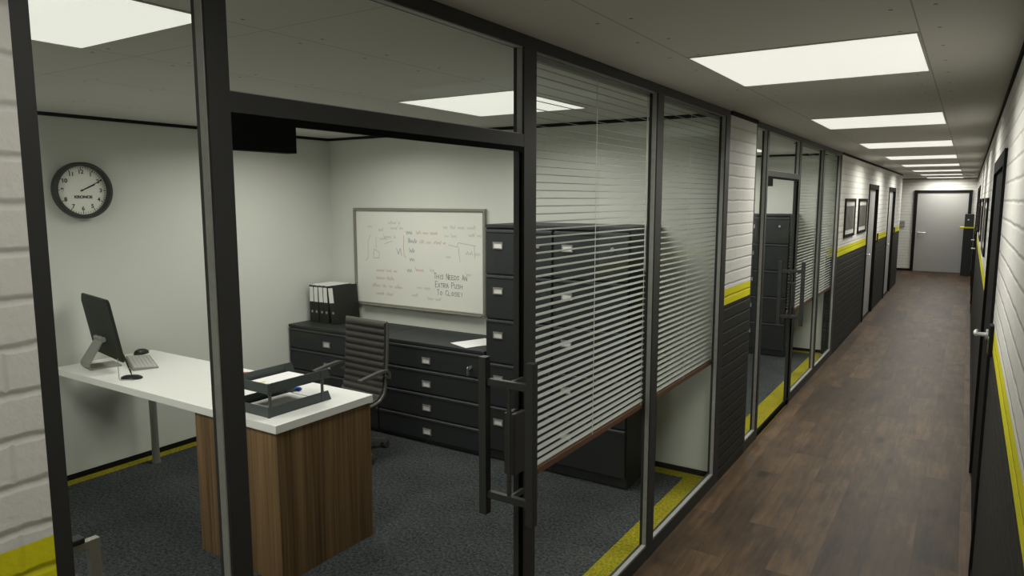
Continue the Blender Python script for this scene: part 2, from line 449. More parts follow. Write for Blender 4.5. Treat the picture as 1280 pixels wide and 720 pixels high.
# ------------------------------------------------------------------ panel doors
def lever(mb, base, out, along, L=.12):
    b = Vector(base); o = Vector(out); a = Vector(along)
    mb.cyl(b, b+o*.010, .030, n=20); mb.cyl(b+o*.010, b+o*.060, .012, n=14)
    mb.tube([b+o*.050-a*.008, b+o*.055+a*.01, b+o*.056+a*L*.6, b+o*.050+a*L], .0115, 12)
    return mb
def side_door(side, y0, y1, hz=.985, flip=False):
    x = 0 if side < 0 else XR; s = 1 if side < 0 else -1      # s: direction into the corridor
    o = sroot('door_%d' % dn[0], (x, y0, 0)); dn[0] += 1
    T = 2.035; w_ = .072
    f = MB()
    for a, b, z0, z1 in ((y0, y0+w_, 0, T), (y1-w_, y1, 0, T), (y0+w_, y1-w_, T-w_, T)):
        f.box(x-s*.115, x+s*.012, a, b, z0, z1)
    f.build('door_frame', 'trim', o)
    rc = .032 if side < 0 else .004
    MB().box(x-s*(rc+.043), x-s*rc, y0+w_, y1-w_, .008, T-w_, bev=.002).build('door_panel', 'door' if side < 0 else 'trim', o)
    MB().box(x-s*.11, x, y0+w_, y1-w_, -.004, .006).build('threshold', 'trim', o)
    return o, x, s, w_
for y0, y1 in LD:
    o, x, s, w_ = side_door(-1, y0, y1)
    lever(MB(), (x-s*.032, y0+w_+.16, .985), (s, 0, 0), (0, 1, 0)).build('door_handle', 'nickel', o, smooth=True)
for i, (y0, y1) in enumerate(RD):
    o, x, s, w_ = side_door(1, y0, y1)
    hy = 4.58 if i == 0 else (y1-w_-.35)
    lever(MB(), (x-s*.004, hy, 1.075 if i == 0 else .99), (s, 0, 0), (0, 1, 0), .10).build('door_handle', 'nickel', o, smooth=True)
# end door
o = sroot('door_%d' % dn[0], (.67, YE, 0)); dn[0] += 1
f = MB()
for a, b, z0, z1 in ((.055, .125, 0, 2.045), (1.215, 1.285, 0, 2.045), (.125, 1.215, 1.975, 2.045)): f.box(a, b, YE-.05, YE, z0, z1)
f.build('door_frame', 'trim', o)
MB().box(.125, 1.215, YE-.035, YE, .006, 1.975, bev=.002).build('door_panel', 'door', o)
lever(MB(), (.20, YE-.035, .985), (0, -1, 0), (1, 0, 0), .15).build('door_handle', 'nickel', o, smooth=True)

# ------------------------------------------------------------------ ceiling lights
LE = 17.0
def light_fixture(x0, x1, y0, y1, label, group, e, spread=156):
    cx, cy = (x0+x1)/2, (y0+y1)/2
    t = thing('ceiling_light', label, 'ceiling light', (cx, cy, H-.002), group)
    f = MB().mat('mount'); r = .006
    f.box(x0, x1, y0, y0+r, H-.004, H); f.box(x0, x1, y1-r, y1, H-.004, H); f.box(x0, x0+r, y0+r, y1-r, H-.004, H); f.box(x1-r, x1, y0+r, y1-r, H-.004, H)
    f.build('light_frame', None, t)
    MB().box(x0+r, x1-r, y0+r, y1-r, H-.003, H).build('diffuser', 'light', t)
    ld = bpy.data.lights.new('panel_lamp', 'AREA'); ld.shape = 'RECTANGLE'; ld.size = x1-x0-.03; ld.size_y = y1-y0-.03
    ld.energy = e; ld.color = (1., .985, .915); ld.spread = math.radians(spread)
    lo = bpy.data.objects.new('panel_lamp', ld); C.objects.link(lo); lo.parent = t
    lo.location = (0, 0, -.006)
    return t
order = ['nearest the camera in the corridor', 'second from the camera in the corridor', 'third from the camera in the corridor',
         'fourth from the camera in the corridor', 'fifth from the camera in the corridor', 'sixth from the camera in the corridor',
         'last but one before the end door', 'last before the grey end door']
for i in range(8):
    y = 2.665+2.43*i
    light_fixture(.315, 1.075, y, y+.80, 'square white ceiling panel light, ' + order[i], 'corridor panel lights', LE*(1.15 if i == 0 else 1.45), 157 if i == 0 else 166)
light_fixture(.315, 1.075, .235, 1.035, 'added square ceiling panel light, dim and unseen, brightening the near left brick wall', 'corridor panel lights', LE*.30)  # unseen dim panel, added to brighten the near left brick
light_fixture(.315, 1.075, -2.195, -1.395, 'added square ceiling panel light, unseen behind the viewer, hindmost in the corridor', 'corridor panel lights', LE)  # unseen panel, added to light the near end of the corridor
OL = [(-1.425, -.665, .535, 1.335, 'square ceiling panel light above the clock, top left, in the first office'),
      (-1.425, -.665, 2.97, 3.765, 'square ceiling panel light seen through the pane over the open doorway'),
      (-2.87, -2.11, 2.97, 3.765, 'square ceiling panel light in the first office nearest the whiteboard corner'),
      (-2.87, -2.11, .535, 1.335, 'square ceiling panel light above the near end of the first office desk')]
for a, b, c, d_, l in OL: light_fixture(a, b, c, d_, l, 'office panel lights', LE*1.0, 155 if (a > -2 and c < 2) else 162)
for a, b, c, d_, l in OL:
    l2 = 'square ceiling panel light in the second office, ' + {0: 'near the glass by its door', 1: 'above its cabinets', 2: 'deep beside its far wall', 3: 'deep beside its near wall'}[[q[4] for q in OL].index(l)]
    light_fixture(a, b, c+DY, d_+DY, l2, 'second office panel lights', LE*1.0, 166)

# ------------------------------------------------------------------ blinds
def blind(y0, y1, label, group):
    t = thing('venetian_blind', label, 'blind', (-.056, (y0+y1)/2, .78), group)
    ztop, zbot, pitch = 2.286, .805, .0283
    sl = MB(); th = math.radians(10); n = int((ztop-zbot)/pitch)
    for i in range(n):
        z = zbot+pitch*(i+.6)
        pts = []
        for q in (-1, -.5, 0, .5, 1):       # across the slat, slightly crowned
            pts.append((-.056+q*.0105*math.cos(th), z-q*.0105*math.sin(th)+.0012*(1-q*q)))
        pr = [(x, zz) for x, zz in pts]+[(x, zz-.0009) for x, zz in reversed(pts)]
        sl.prism(pr, lambda a, b: (a, y0, b), lambda a, b: (a, y1, b))
    sl.build('slats', 'slat', t)
    MB().box(-.070, -.044, y0, y1, zbot-.022, zbot+.003, bev=.003).build('bottom_rail', 'rail', t)
    MB().box(-.069, -.044, y0, y1, ztop, 2.2995, bev=.002).build('head_rail', 'slat', t)
    for f in ((.06, .5, .965)):
        y = y0+(y1-y0)*f
        c = MB().box(-.0448, -.0438, y-.002, y+.002, zbot, ztop)
        c.build('ladder_cord', 'cord', t)
    y = y1-.024
    MB().tube([(-.0475, y, ztop), (-.0475, y, 1.55), (-.0475, y+.004, 1.475), (-.0475, y+.010, 1.46), (-.0475, y+.016, 1.475), (-.0475, y+.019, 1.55), (-.0475, y+.019, ztop)], .0022, 6) \
        .build('pull_cord', 'cord', t)
blind(2.065, 3.205, 'venetian blind beside the first office door, in front of the tall cabinets', 'venetian blinds')
blind(3.240, 4.330, 'venetian blind in the first office pane beside the white brick pier', 'venetian blinds')
blind(2.065+DY, 3.205+DY, 'venetian blind next to the door of the second, farther office', 'venetian blinds')
blind(3.240+DY, 4.330+DY, 'farthest venetian blind, in the last pane before the two posters', 'venetian blinds')

# ------------------------------------------------------------------ filing cabinets
def label_holder(par, x, y, z, w=.078, h=.046):
    mb = MB().mat('holder')
    b = .007
    mb.box(x-w/2, x+w/2, y-.006, y, z+h/2-b, z+h/2); mb.box(x-w/2, x+w/2, y-.006, y, z-h/2, z-h/2+b)
    mb.box(x-w/2, x-w/2+b, y-.006, y, z-h/2+b, z+h/2-b); mb.box(x+w/2-b, x+w/2, y-.006, y, z-h/2+b, z+h/2-b)
    mb.mat('card').box(x-w/2+b, x+w/2-b, y-.003, y, z-h/2+b, z+h/2-b)
    mb.build('label_holder', None, par)
def cabinet(name, x0, x1, y0, y1, top, tops, bot, lx, lz, lockx, label, cat, group, key=False):
    t = thing(name, label, cat, ((x0+x1)/2, (y0+y1)/2, 0), group)
    b = MB().box(x0+.002, x1-.002, y0+.018, y1, .012, top-.022).box(x0+.001, x1-.001, y0, y1, top-.022, top, bev=.003)
    b.box(x0+.015, x1-.015, y0+.035, y1, 0, .012)
    b.build('body', 'cab', t)
    for i, z in enumerate(tops):
        zb = (tops[i+1] if i+1 < len(tops) else bot)+.006
        dr = MB().box(x0+.008, x1-.008, y0, y0+.017, zb, z-.026, bev=.003).build('drawer', 'cab', t)
        pr = [(y0-.004, z-.022), (y0-.004, z-.010), (y0+.010, z-.002), (y0+.017, z-.002), (y0+.017, z-.025), (y0+.006, z-.025)]
        MB().prism(pr, lambda a, c: (x0+.010, a, c), lambda a, c: (x1-.010, a, c)).build('pull_lip', 'cablip', dr)
        label_holder(dr, lx, y0, z-lz)
    lm = MB().cyl((lockx, y0+.002, tops[0]-.105), (lockx, y0-.010, tops[0]-.105), .0125, n=16)
    if key:
        lm.cyl((lockx, y0-.010, tops[0]-.105), (lockx, y0-.03, tops[0]-.105), .004, n=8)
        lm.box(lockx-.002, lockx+.002, y0-.042, y0-.018, tops[0]-.155, tops[0]-.115).cyl((lockx-.003, y0-.03, tops[0]-.105), (lockx+.003, y0-.03, tops[0]-.105), .012, n=12)
    lm.build('lock', 'steel', t, smooth=True)
    return t
TT = [1.612, 1.305, 1.000, .694, .388]
cabinet('filing_cabinet', -1.497, -.968, 3.905, 4.418, 1.643, TT, .07, -1.390, .110, -1.074,
        'tall black five-drawer filing cabinet at the end of the low cabinets', 'filing cabinet', 'tall filing cabinets')
tcB = cabinet('filing_cabinet', -.967, -.438, 3.905, 4.418, 1.643, TT, .07, -.862, .110, -.549,
        'tall black five-drawer filing cabinet behind the blind of the first office', 'filing cabinet', 'tall filing cabinets')
dup(tcB, (0, DY, 0), 'tall black five-drawer filing cabinet inside the second, farther office')
CT = [.742, .566, .386, .205]
cabinet('lateral_cabinet', -3.525, -2.512, 3.895, 4.40, .765, CT, .03, -3.065, .106, -2.63,
        'low black four-drawer cabinet in the room corner, under the binders', 'cabinet', 'low lateral cabinets')
cabinet('lateral_cabinet', -2.511, -1.500, 3.895, 4.40, .765, CT, .03, -2.020, .106, -1.617,
        'low black four-drawer cabinet with a key, next to the tall cabinets', 'cabinet', 'low lateral cabinets', True)

# binders
def binder(x, y, w_, label, up=0., lean=0.):
    h, dp = .315, .275
    z0 = .7655
    t = thing('ring_binder', label, 'binder', (x, y, z0), 'ring binders on the low cabinet')
    c = MB()
    c.box(x-w_/2, x-w_/2+.003, y, y+dp, z0, z0+h); c.box(x+w_/2-.003, x+w_/2, y, y+dp, z0, z0+h)
    c.box(x-w_/2+.003, x+w_/2-.003, y, y+.003, z0, z0+h)
    c.build('cover', 'plastic', t)
    MB().box(x-w_/2+.005, x+w_/2-.005, y+.02, y+dp-.012, z0+.004, z0+h-.012+up).build('sheets', 'paper', t)
    MB().box(x-w_/2+.004, x+w_/2-.004, y-.0012, y, z0+h*.56, z0+h-.012).build('spine_label', 'paper', t)
    ring = [(r, a) for r, a in ((.006, 0), (.011, 0), (.011, .002), (.006, .002))]
    MB().lathe(ring, Matrix.Translation((x+.004, y, z0+h*.29)) @ Matrix.Rotation(PI/2, 4, 'X'), 20).build('finger_ring', 'steel', t, smooth=True)
    t.rotation_euler.y = -math.radians(lean); t.location.z += w_/2*math.sin(math.radians(lean))
bx = -3.47
for i, (w_, l) in enumerate(((.052, 'black ring binder at the left end of the row, nearest the clock wall'), (.052, 'black ring binder, second from the left in the row of five'),
                   (.055, 'black ring binder in the middle of the row of five'), (.052, 'black ring binder, second from the right in the row of five'),
                   (.060, 'black ring binder at the right end of the row, whole side showing'))):
    bx += (.002, .002, .016, .002, .030)[i]
    binder(bx+w_/2, 4.085, w_, l, (.019, .018, .018, .019, 0)[i], (0, 0, 2.4, 2.4, 6.5)[i]); bx += w_

# loose paper on the low cabinet
mx = Matrix.Translation((-1.72, 4.10, .7655)) @ Matrix.Rotation(math.radians(-22), 4, 'Z')
tag(MB().box(-.11, .11, -.150, .150, 0, .0012, mx).box(-.108, .112, -.147, .152, .0012, .0022, mx).build('paper_sheet', 'paper'),
    'white paper sheets lying on the low cabinet beside the tall one', 'paper')

# ------------------------------------------------------------------ whiteboard
wx0, wx1, wz0, wz1, wy = -3.232, -1.838, .905, 1.738, YB
WB = thing('whiteboard', 'wall whiteboard covered with red, blue and black notes', 'whiteboard', ((wx0+wx1)/2, wy-.01, (wz0+wz1)/2))
fw = .022
f = MB().box(wx0, wx1, wy-.030, wy-.001, wz1-fw, wz1, bev=.003).box(wx0, wx1, wy-.034, wy-.001, wz0, wz0+fw, bev=.003)
f.box(wx0, wx0+fw, wy-.030, wy-.001, wz0+fw, wz1-fw, bev=.003).box(wx1-fw, wx1, wy-.030, wy-.001, wz0+fw, wz1-fw, bev=.003)
f.box(wx0+.10, wx1-.02, wy-.062, wy-.034, wz0+.002, wz0+.010, bev=.002)
f.build('board_frame', 'boardfr', WB)
MB().box(wx0+fw, wx1-fw, wy-.014, wy-.002, wz0+fw, wz1-fw).build('board_surface', 'board', WB)
def P(s, t): return (wx0+s*(wx1-wx0), wz1-t*(wz1-wz0))
class Ink:
    def __init__(s, w=.0032): s.mb = MB(); s.w = w; s.k = 0
    def line(s, pts, jit=0.):
        pts = [P(a, b) for a, b in pts]
        if jit: pts = [(a+random.uniform(-jit, jit), b+random.uniform(-jit, jit)) for a, b in pts]
        s.k += 1; y0 = wy-.0143-.00001*(s.k % 30); y1 = wy-.0138
        for (a, b), (c, d_) in zip(pts, pts[1:]):
            dx, dz = c-a, d_-b; L = math.hypot(dx, dz) or 1e-6
            nx, nz = -dz/L*s.w/2, dx/L*s.w/2; ex, ez = dx/L*s.w/2, dz/L*s.w/2
            q = [(a-ex+nx, b-ez+nz), (c+ex+nx, d_+ez+nz), (c+ex-nx, d_+ez-nz), (a-ex-nx, b-ez-nz)]
            s.mb.prism(q, lambda u, v: (u, y0, v), lambda u, v: (u, y1, v))
def words(name, m, w_, s0, t, s1, h):       # unreadable cursive words, each a piece of its own
    x = s0
    while x < s1-.012:
        L = min(random.uniform(.03, .07), s1-x); pts = []; n = max(3, int(L/.0065))
        for i in range(n+1):
            tall = random.random() < .25
            pts.append((x+L*i/n+random.uniform(-.0015, .0015), t+(h*.38 if i % 2 else -h*(.75 if tall else .28))*random.uniform(.7, 1.)))
        ik = Ink(w_); ik.line(pts); ik.mb.build(name, m, WB); x += L+.016
GL = {  # stroke letters in a unit box, origin at the top left
 'T': [[(0,0),(1,0)],[(.5,0),(.5,1)]], 'H': [[(0,0),(0,1)],[(1,.05),(1,1)],[(0,.5),(1,.5)]], 'I': [[(.5,0),(.5,1)]],
 'S': [[(1,.1),(.4,0),(.1,.25),(.8,.6),(.7,.95),(0,.95)]], 'N': [[(0,1),(0,0),(1,1),(1,0)]], 'E': [[(1,0),(0,0),(0,1),(1,1)],[(0,.5),(.8,.5)]],
 'D': [[(0,0),(0,1),(.7,.9),(1,.5),(.7,.1),(0,0)]], 'A': [[(0,1),(.5,0),(1,1)],[(.2,.65),(.8,.65)]], 'X': [[(0,0),(1,1)],[(1,0),(0,1)]],
 'R': [[(0,1),(0,0),(.9,.1),(.9,.45),(0,.5),(1,1)]], 'P': [[(0,1),(0,0),(.9,.1),(.9,.45),(0,.55)]], 'U': [[(0,0),(.1,.9),(.6,1),(.9,.8),(1,0)]],
 'C': [[(1,.1),(.4,0),(0,.5),(.4,1),(1,.9)]], 'L': [[(0,0),(0,1),(.9,1)]], 'O': [[(.5,0),(0,.5),(.5,1),(1,.5),(.5,0)]], '!': [[(.5,0),(.5,.65)],[(.5,.9),(.5,1)]]}
def write(ink, txt, s, t, cw, chh, slope=0.):
    first = True
    for ch in txt:
        if ch == ' ': s += cw*.9; first = True; continue
        k = 1. if first else .72
        for st in GL[ch]: ink.line([(s+a*cw*.78, t+(1-k)*chh+b*chh*k+slope*a) for a, b in st], .0012)
        s += cw*(1.02 if ch not in 'I!' else .8); first = False
for tx, a, b, cw, chh in (('THIS NEEDS AN', .632, .622, .0188, .054), ('EXTRA PUSH', .640, .702, .0198, .056), ('TO CLOSE!', .652, .782, .0212, .050)):
    for word in tx.split(' '):
        ink = Ink(.0036); write(ink, word, a, b, cw, chh); ink.mb.build('handwritten_word', 'inkk', WB)
        a += sum(cw*(.8 if q in 'I!' else 1.02) for q in word)+cw*.9
def one(name, m, w_, fn):
    i_ = Ink(w_); fn(i_); i_.mb.build(name, m, WB)
for a, b, c in ((.422, .24, .475), (.435, .325, .505), (.445, .42, .49), (.448, .505, .51), (.425, .615, .478)):
    words('blue_word', 'inkb', .0030, a, b, c, .05)
one('blue_letter', 'inkb', .0030, lambda i: i.line([(.345, .40), (.36, .46), (.375, .40), (.385, .47)]))
for a, b, c in ((.50, .24, .66), (.525, .33, .72), (.49, .605, .57), (.175, .635, .345), (.175, .715, .32), (.14, .795, .385), (.17, .875, .335)):
    words('red_word', 'inkr', .0024, a, b, c, .036)
one('red_bracket', 'inkr', .0034, lambda i: i.line([(.405, .27), (.40, .38), (.405, .47), (.42, .49)]))
for a, b, c in ((.11, .19, .15), (.20, .22, .24), (.28, .15, .38), (.30, .20, .40), (.21, .31, .27), (.24, .29, .34), (.70, .18, .95), (.71, .26, .80), (.88, .25, .97), (.72, .46, .78), (.86, .42, .96), (.50, .78, .60), (.46, .86, .53), (.58, .88, .68), (.86, .62, .90), (.60, .60, .64)):
    words('faded_word', 'inkg', .0024, a, b, c, .035)
for p in ([(.085, .545), (.11, .51), (.112, .35), (.13, .28)], [(.155, .51), (.16, .42), (.205, .45), (.20, .51), (.155, .51)], [(.178, .41), (.18, .30)],
          [(.25, .36), (.31, .33)], [(.74, .345), (.80, .36), (.81, .32), (.93, .345)], [(.81, .36), (.82, .50)], [(.92, .345), (.925, .46)], [(.05, .74), (.055, .75)]):
    one('faded_sketch_line', 'inkg', .0032, lambda i: i.line(p))

# ------------------------------------------------------------------ wall clock
cc = Vector((XW, 2.315, 1.866)); R_ = .178
CK = thing('wall_clock', 'round black-rimmed wall clock showing ten past two', 'clock', (XW, cc.y, cc.z))
mx = Matrix.Translation(cc) @ Matrix.Rotation(PI/2, 4, 'Y') @ Matrix.Rotation(PI/2, 4, 'Z')   # local z -> +x, local x -> +y? (face plane)
mx = Matrix(((0, 0, 1, cc.x), (1, 0, 0, cc.y), (0, 1, 0, cc.z), (0, 0, 0, 1)))                  # local (x, y, z) -> (y, z, x)
MB().lathe([(R_*.97, .001), (R_, .006), (R_, .052), (R_*.965, .058), (R_*.90, .058), (R_*.865, .050), (R_*.86, .016), (R_*.86, .0155), (R_*.2, .0155), (R_*.2, .001)], mx, 48).build('rim', 'clockrim', CK, smooth=True)
MB().lathe([(.001, .016), (R_*.86, .016), (R_*.86, .018), (.001, .018)], mx, 48).build('clock_face', 'clockface', CK)
for n in range(1, 13):
    a = PI/2-n*PI/6
    text_mesh('numeral', str(n), .035, 'inkk', CK, mx @ Matrix.Translation((math.cos(a)*R_*.655, math.sin(a)*R_*.655, .0186)), fat=.0011)
tk = MB()
for n in range(60):
    a = n*PI/30; L = .018 if n % 5 == 0 else .010; wd = .0024 if n % 5 == 0 else .0015
    tk.box(R_*.84-L, R_*.84, -wd, wd, .018, .0186, mx @ Matrix.Rotation(a, 4, 'Z'))
tk.build('minute_marks', 'inkk', CK)
text_mesh('maker_name', 'KRONOS', .0245, 'inkk', CK, mx @ Matrix.Translation((0.006, -R_*.24, .0186)) @ Matrix.Diagonal((1.08, 1, 1, 1)), fat=.0013)
am = PI/2-2*PI*(10.3/60); ah = PI/2-2*PI*(2.17/12)
MB().box(-.012, R_*.80, -.0028, .0028, .021, .0225, mx @ Matrix.Rotation(am, 4, 'Z')).cyl(mx @ Vector((0, 0, .018)), mx @ Vector((0, 0, .025)), .006, n=14).build('minute_hand', 'plastic', CK)
MB().box(-.010, R_*.5, -.0034, .0034, .0192, .0205, mx @ Matrix.Rotation(ah, 4, 'Z')).build('hour_hand', 'plastic', CK)

# ------------------------------------------------------------------ desk
DZ = .78
DX0, DX1, DY0, DY1 = -3.42, -1.345, 2.022, 2.650
D = thing('desk', 'white-topped office desk with a walnut pedestal', 'desk', (-2.4, 2.33, 0))
MB().box(DX0, DX1, DY0, DY1, DZ-.040, DZ, bev=.002).build('desktop', 'desk', D)
MB().box(-1.985, DX1-.010, DY0+.012, DY1-.012, .001, DZ-.040).build('pedestal', 'walnut', D)
for y in (DY1-.055,):
    MB().cyl((DX0+.055, y, 0.012), (DX0+.055, y, DZ-.040), .024, n=24).cyl((DX0+.055, y, 0), (DX0+.055, y, .012), .027, n=24).build('leg', 'chrome', D, smooth=True)

# monitor: seen from behind
ya, ti = .184, .17
scx = Vector((-3.209, 2.218, 1.028))
nrm = Vector((math.sin(ya), math.cos(ya), 0)); rt = Vector((-nrm.y, nrm.x, 0)); upv = Vector((-nrm.x*math.sin(ti), -nrm.y*math.sin(ti), math.cos(ti))); bk = rt.cross(upv).normalized()
if bk.dot(nrm) > 0: bk = -bk
smx = Matrix(((rt.x, upv.x, bk.x, scx.x), (rt.y, upv.y, bk.y, scx.y), (rt.z, upv.z, bk.z, scx.z), (0, 0, 0, 1)))
Mo = thing('monitor', 'slim black desktop computer monitor on a bent silver stand', 'monitor', (-3.22, 2.2, DZ))
w2, h2, ch = .266, .195, .018
outl = [(-w2+ch, -h2), (w2-ch, -h2), (w2, -h2+ch), (w2, h2-ch*2.3), (w2-ch*2.3, h2), (-w2+ch, h2), (-w2, h2-ch), (-w2, -h2+ch)]
s_ = MB().mat('screen')
s_.prism(outl, lambda a, b: smx @ Vector((a, b, -.007)), lambda a, b: smx @ Vector((a, b, .004)))
s_.prism([(a*.985, b*.985) for a, b in outl], lambda a, b: smx @ Vector((a, b, .004)), lambda a, b: smx @ Vector((a*.985, b*.985, .007)))
s_.build('casing', None, Mo)
MB().box(-w2+.014, w2-.014, -h2+.03, h2-.014, -.0085, -.007, smx).build('display', 'screenon', Mo)
# stand: a bent plate swept along a profile
hor = -nrm
piv = smx @ Vector((0, -.072, .008))
foot0 = Vector((scx.x, scx.y, 0)) + hor*.105
prof = []
a0 = piv + hor*.02
pts = [a0, a0+(Vector((foot0.x, foot0.y, DZ+.035))-a0)*.98]
pts += [Vector((foot0.x, foot0.y, DZ+.016)), Vector((foot0.x, foot0.y, DZ+.0045)) - hor*.016]
pts += [Vector((scx.x, scx.y, DZ+.0045)) - hor*.075]
st = MB(); hw = .082
for i in range(len(pts)-1):
    p, q = pts[i], pts[i+1]; d_ = (q-p).normalized(); nn = d_.cross(rt).normalized()*.0038
    a_ = .070 if i < 1 else hw
    st.add([p+rt*a_+nn, p-rt*a_+nn, q-rt*hw+nn, q+rt*hw+nn, p+rt*a_-nn, p-rt*a_-nn, q-rt*hw-nn, q+rt*hw-nn],
           [(0,1,2,3),(7,6,5,4),(0,4,5,1),(1,5,6,2),(2,6,7,3),(3,7,4,0)])
st.cyl(a0-rt*.075, a0+rt*.075, .014, n=16).cyl(piv-rt*.03-hor*.012, piv-rt*.03+hor*.02, .012, n=10).cyl(piv+rt*.03-hor*.012, piv+rt*.03+hor*.02, .012, n=10)
st.build('stand', 'silver', Mo, smooth=30)

# keyboard and mouse
ka = math.atan2(.153, -.36)+PI
kmx = Matrix.Translation((-3.085, 2.385, DZ)) @ Matrix.Rotation(ka, 4, 'Z')
K = thing('keyboard', 'thin silver keyboard lying in front of the monitor', 'keyboard', (-3.085, 2.385, DZ))
pr = [(-.070, 0), (.070, 0), (.070, .008), (-.070, .019), (-.070, 0)][:4]
pr = [(-.070, .001), (.070, .001), (.070, .007), (-.070, .018)]
MB().prism(pr, lambda a, b: kmx @ Vector((-.205, a, b)), lambda a, b: kmx @ Vector((.205, a, b))).build('case', 'silver', K)
ks = MB()
for r in range(6):
    for c in range(15):
        x = -.196+c*.0262; y = -.062+r*.0212; z = .018-(y+.070)/.14*.011
        ks.box(x, x+.0225, y, y+.0178, z-.001, z+.0022, kmx)
ks.build('keys', 'keyc', K)
mmx = Matrix.Translation((-3.355, 2.535, DZ)) @ Matrix.Rotation(math.radians(20), 4, 'Z')
mo = MB(); rows = []
for i in range(11):
    u = -1+2*i/10
    for j in range(17):
        th = PI*j/16
        wv = math.sqrt(max(0, 1-u*u))
        x = math.cos(th)*.034*wv; z = math.sin(th)*.036*wv**.7*(1-.18*u)
        rows.append(mmx @ Vector((x, u*.060, z+.0005)))
mo.add(rows, [(i*17+j, i*17+j+1, (i+1)*17+j+1, (i+1)*17+j) for i in range(10) for j in range(16)]+[(i*17+16, i*17, (i+1)*17, (i+1)*17+16) for i in range(10)])
mouse = tag(mo.build('computer_mouse', None, None, True), 'small black computer mouse near the far desk corner', 'mouse')
mouse.data.materials.clear(); mouse.data.materials.append(MT['plastic'])

# pen set
pc = Vector((-2.755, 2.140, DZ))
PS = thing('pen_stand', 'small black oval pen holder with a clear upright plate', 'pen holder', pc)
em = Matrix.Translation(pc) @ Matrix.Rotation(math.radians(32), 4, 'Z') @ Matrix.Diagonal((1.35, .85, 1, 1))
MB().lathe([(.042, .0), (.046, .004), (.044, .010), (.034, .017), (.016, .021), (.0, .021)], em, 32).build('base', 'plastic', PS, smooth=True)
fd = Vector((math.cos(math.radians(32)), math.sin(math.radians(32)), 0)); sd = Vector((fd.y, -fd.x, 0))
b0 = pc+sd*.046-fd*.048; b1 = pc+sd*.046+fd*.035
MB().tube([b0+Vector((0, 0, .128)), b0+Vector((0, 0, .010)), b0+fd*.008+Vector((0, 0, .003)), b1+Vector((0, 0, .003))], .0022, 8).build('wire_holder', 'steel', PS, smooth=True)
pd = (-fd*.30+Vector((-.05, -.02, 1))).normalized(); p0 = pc+Vector((0, 0, .0235))
PN = thing('pen', 'black pen standing tilted in the oval holder', 'pen', p0)
MB().cyl(p0, p0+pd*.012, .002, .0045, 12).cyl(p0+pd*.012, p0+pd*.125, .0048, .0044, 12).build('barrel', 'plastic', PN, smooth=True)
MB().cyl(p0+pd*.036, p0+pd*.040, .0054, n=12).build('band', 'steel', PN)

# letter tray
tx0, tx1, ty0, ty1 = -1.745, -1.466, 2.082, 2.455
LT = thing('letter_tray', 'dark grey two-tier letter tray at the desk end', 'letter tray', ((tx0+tx1)/2, (ty0+ty1)/2, DZ))
def tier(z0, zh):
    m = MB(); t_ = .004
    m.box(tx0, tx1, ty0, ty1-.02, z0, z0+.004)
    m.box(tx0, tx1, ty0, ty0+t_, z0+.004, z0+zh, bev=.0015)
    for x in (tx0, tx1-t_):
        pr = [(ty0+t_, z0+.004), (ty1+.016, z0-.0005), (ty1-.004, z0+zh), (ty0+t_, z0+zh)]
        m.prism(pr, lambda a, b: (x, a, b), lambda a, b: (x+t_, a, b))
        m.box(x-.002, x+t_+.002, ty1-.05, ty1-.030, z0, z0+zh-.002)
    m.cyl((tx1-.003, ty0+.004, z0), (tx1-.003, ty0+.004, z0+zh), .009, n=14)
    m.build('tier', 'tray', LT)
tier(DZ+.0005, .050); tier(DZ+.115, .050)
for x, y in ((tx1-.004, ty0+.012), (tx1-.004, ty1-.040), (tx0+.006, ty0+.012), (tx0+.006, ty1-.040)):
    MB().cyl((x, y, DZ+.048), (x, y, DZ+.118), .0075, n=12).build('post', 'chairmetal', LT, smooth=True)
def sheaf(z, n, label, dx):
    m = MB()
    for i in range(n):
        q = random.uniform(-.004, .004)
        m.box(tx0+.030+dx+q, tx1-.030+dx+q, ty0+.035+q, ty1-.045+q, z+.0014*i, z+.0014*(i+1)-.0001)
    return tag(m.build('paper_stack', 'paper'), label, 'paper')
sheaf(DZ+.1195, 5, 'white paper stack in the upper tier of the letter tray', 0)
sheaf(DZ+.005, 5, 'white paper stack in the lower tier of the letter tray', -.004)
tag(MB().box(-1.655, -1.638, 2.180, 2.205, DZ+.1267, DZ+.1273).box(-1.654, -1.639, 2.181, 2.206, DZ+.1273, DZ+.1279).build('sticky_note', 'stickyy'), 'tiny yellow sticky note on the upper tray papers', 'note')
def marker(p, ang, m, label):
    p = Vector(p); d_ = Vector((math.cos(ang), math.sin(ang), 0))
    t = thing('marker_pen', label, 'marker', p)
    MB().cyl(p-d_*.060, p+d_*.028, .0095, n=16).build('barrel', 'paper', t, smooth=True)
    MB().cyl(p+d_*.028, p+d_*.062, .0105, n=16).cyl(p+d_*.062, p+d_*.070, .0065, n=12).build('cap', m, t, smooth=True)
marker((-1.785, 2.468, DZ+.0107), .35, 'blue', 'blue-capped marker lying behind the letter tray')
marker((-2.300, 2.525, DZ+.0107), .5, 'red', 'red-capped marker on the desk left of the letter tray')

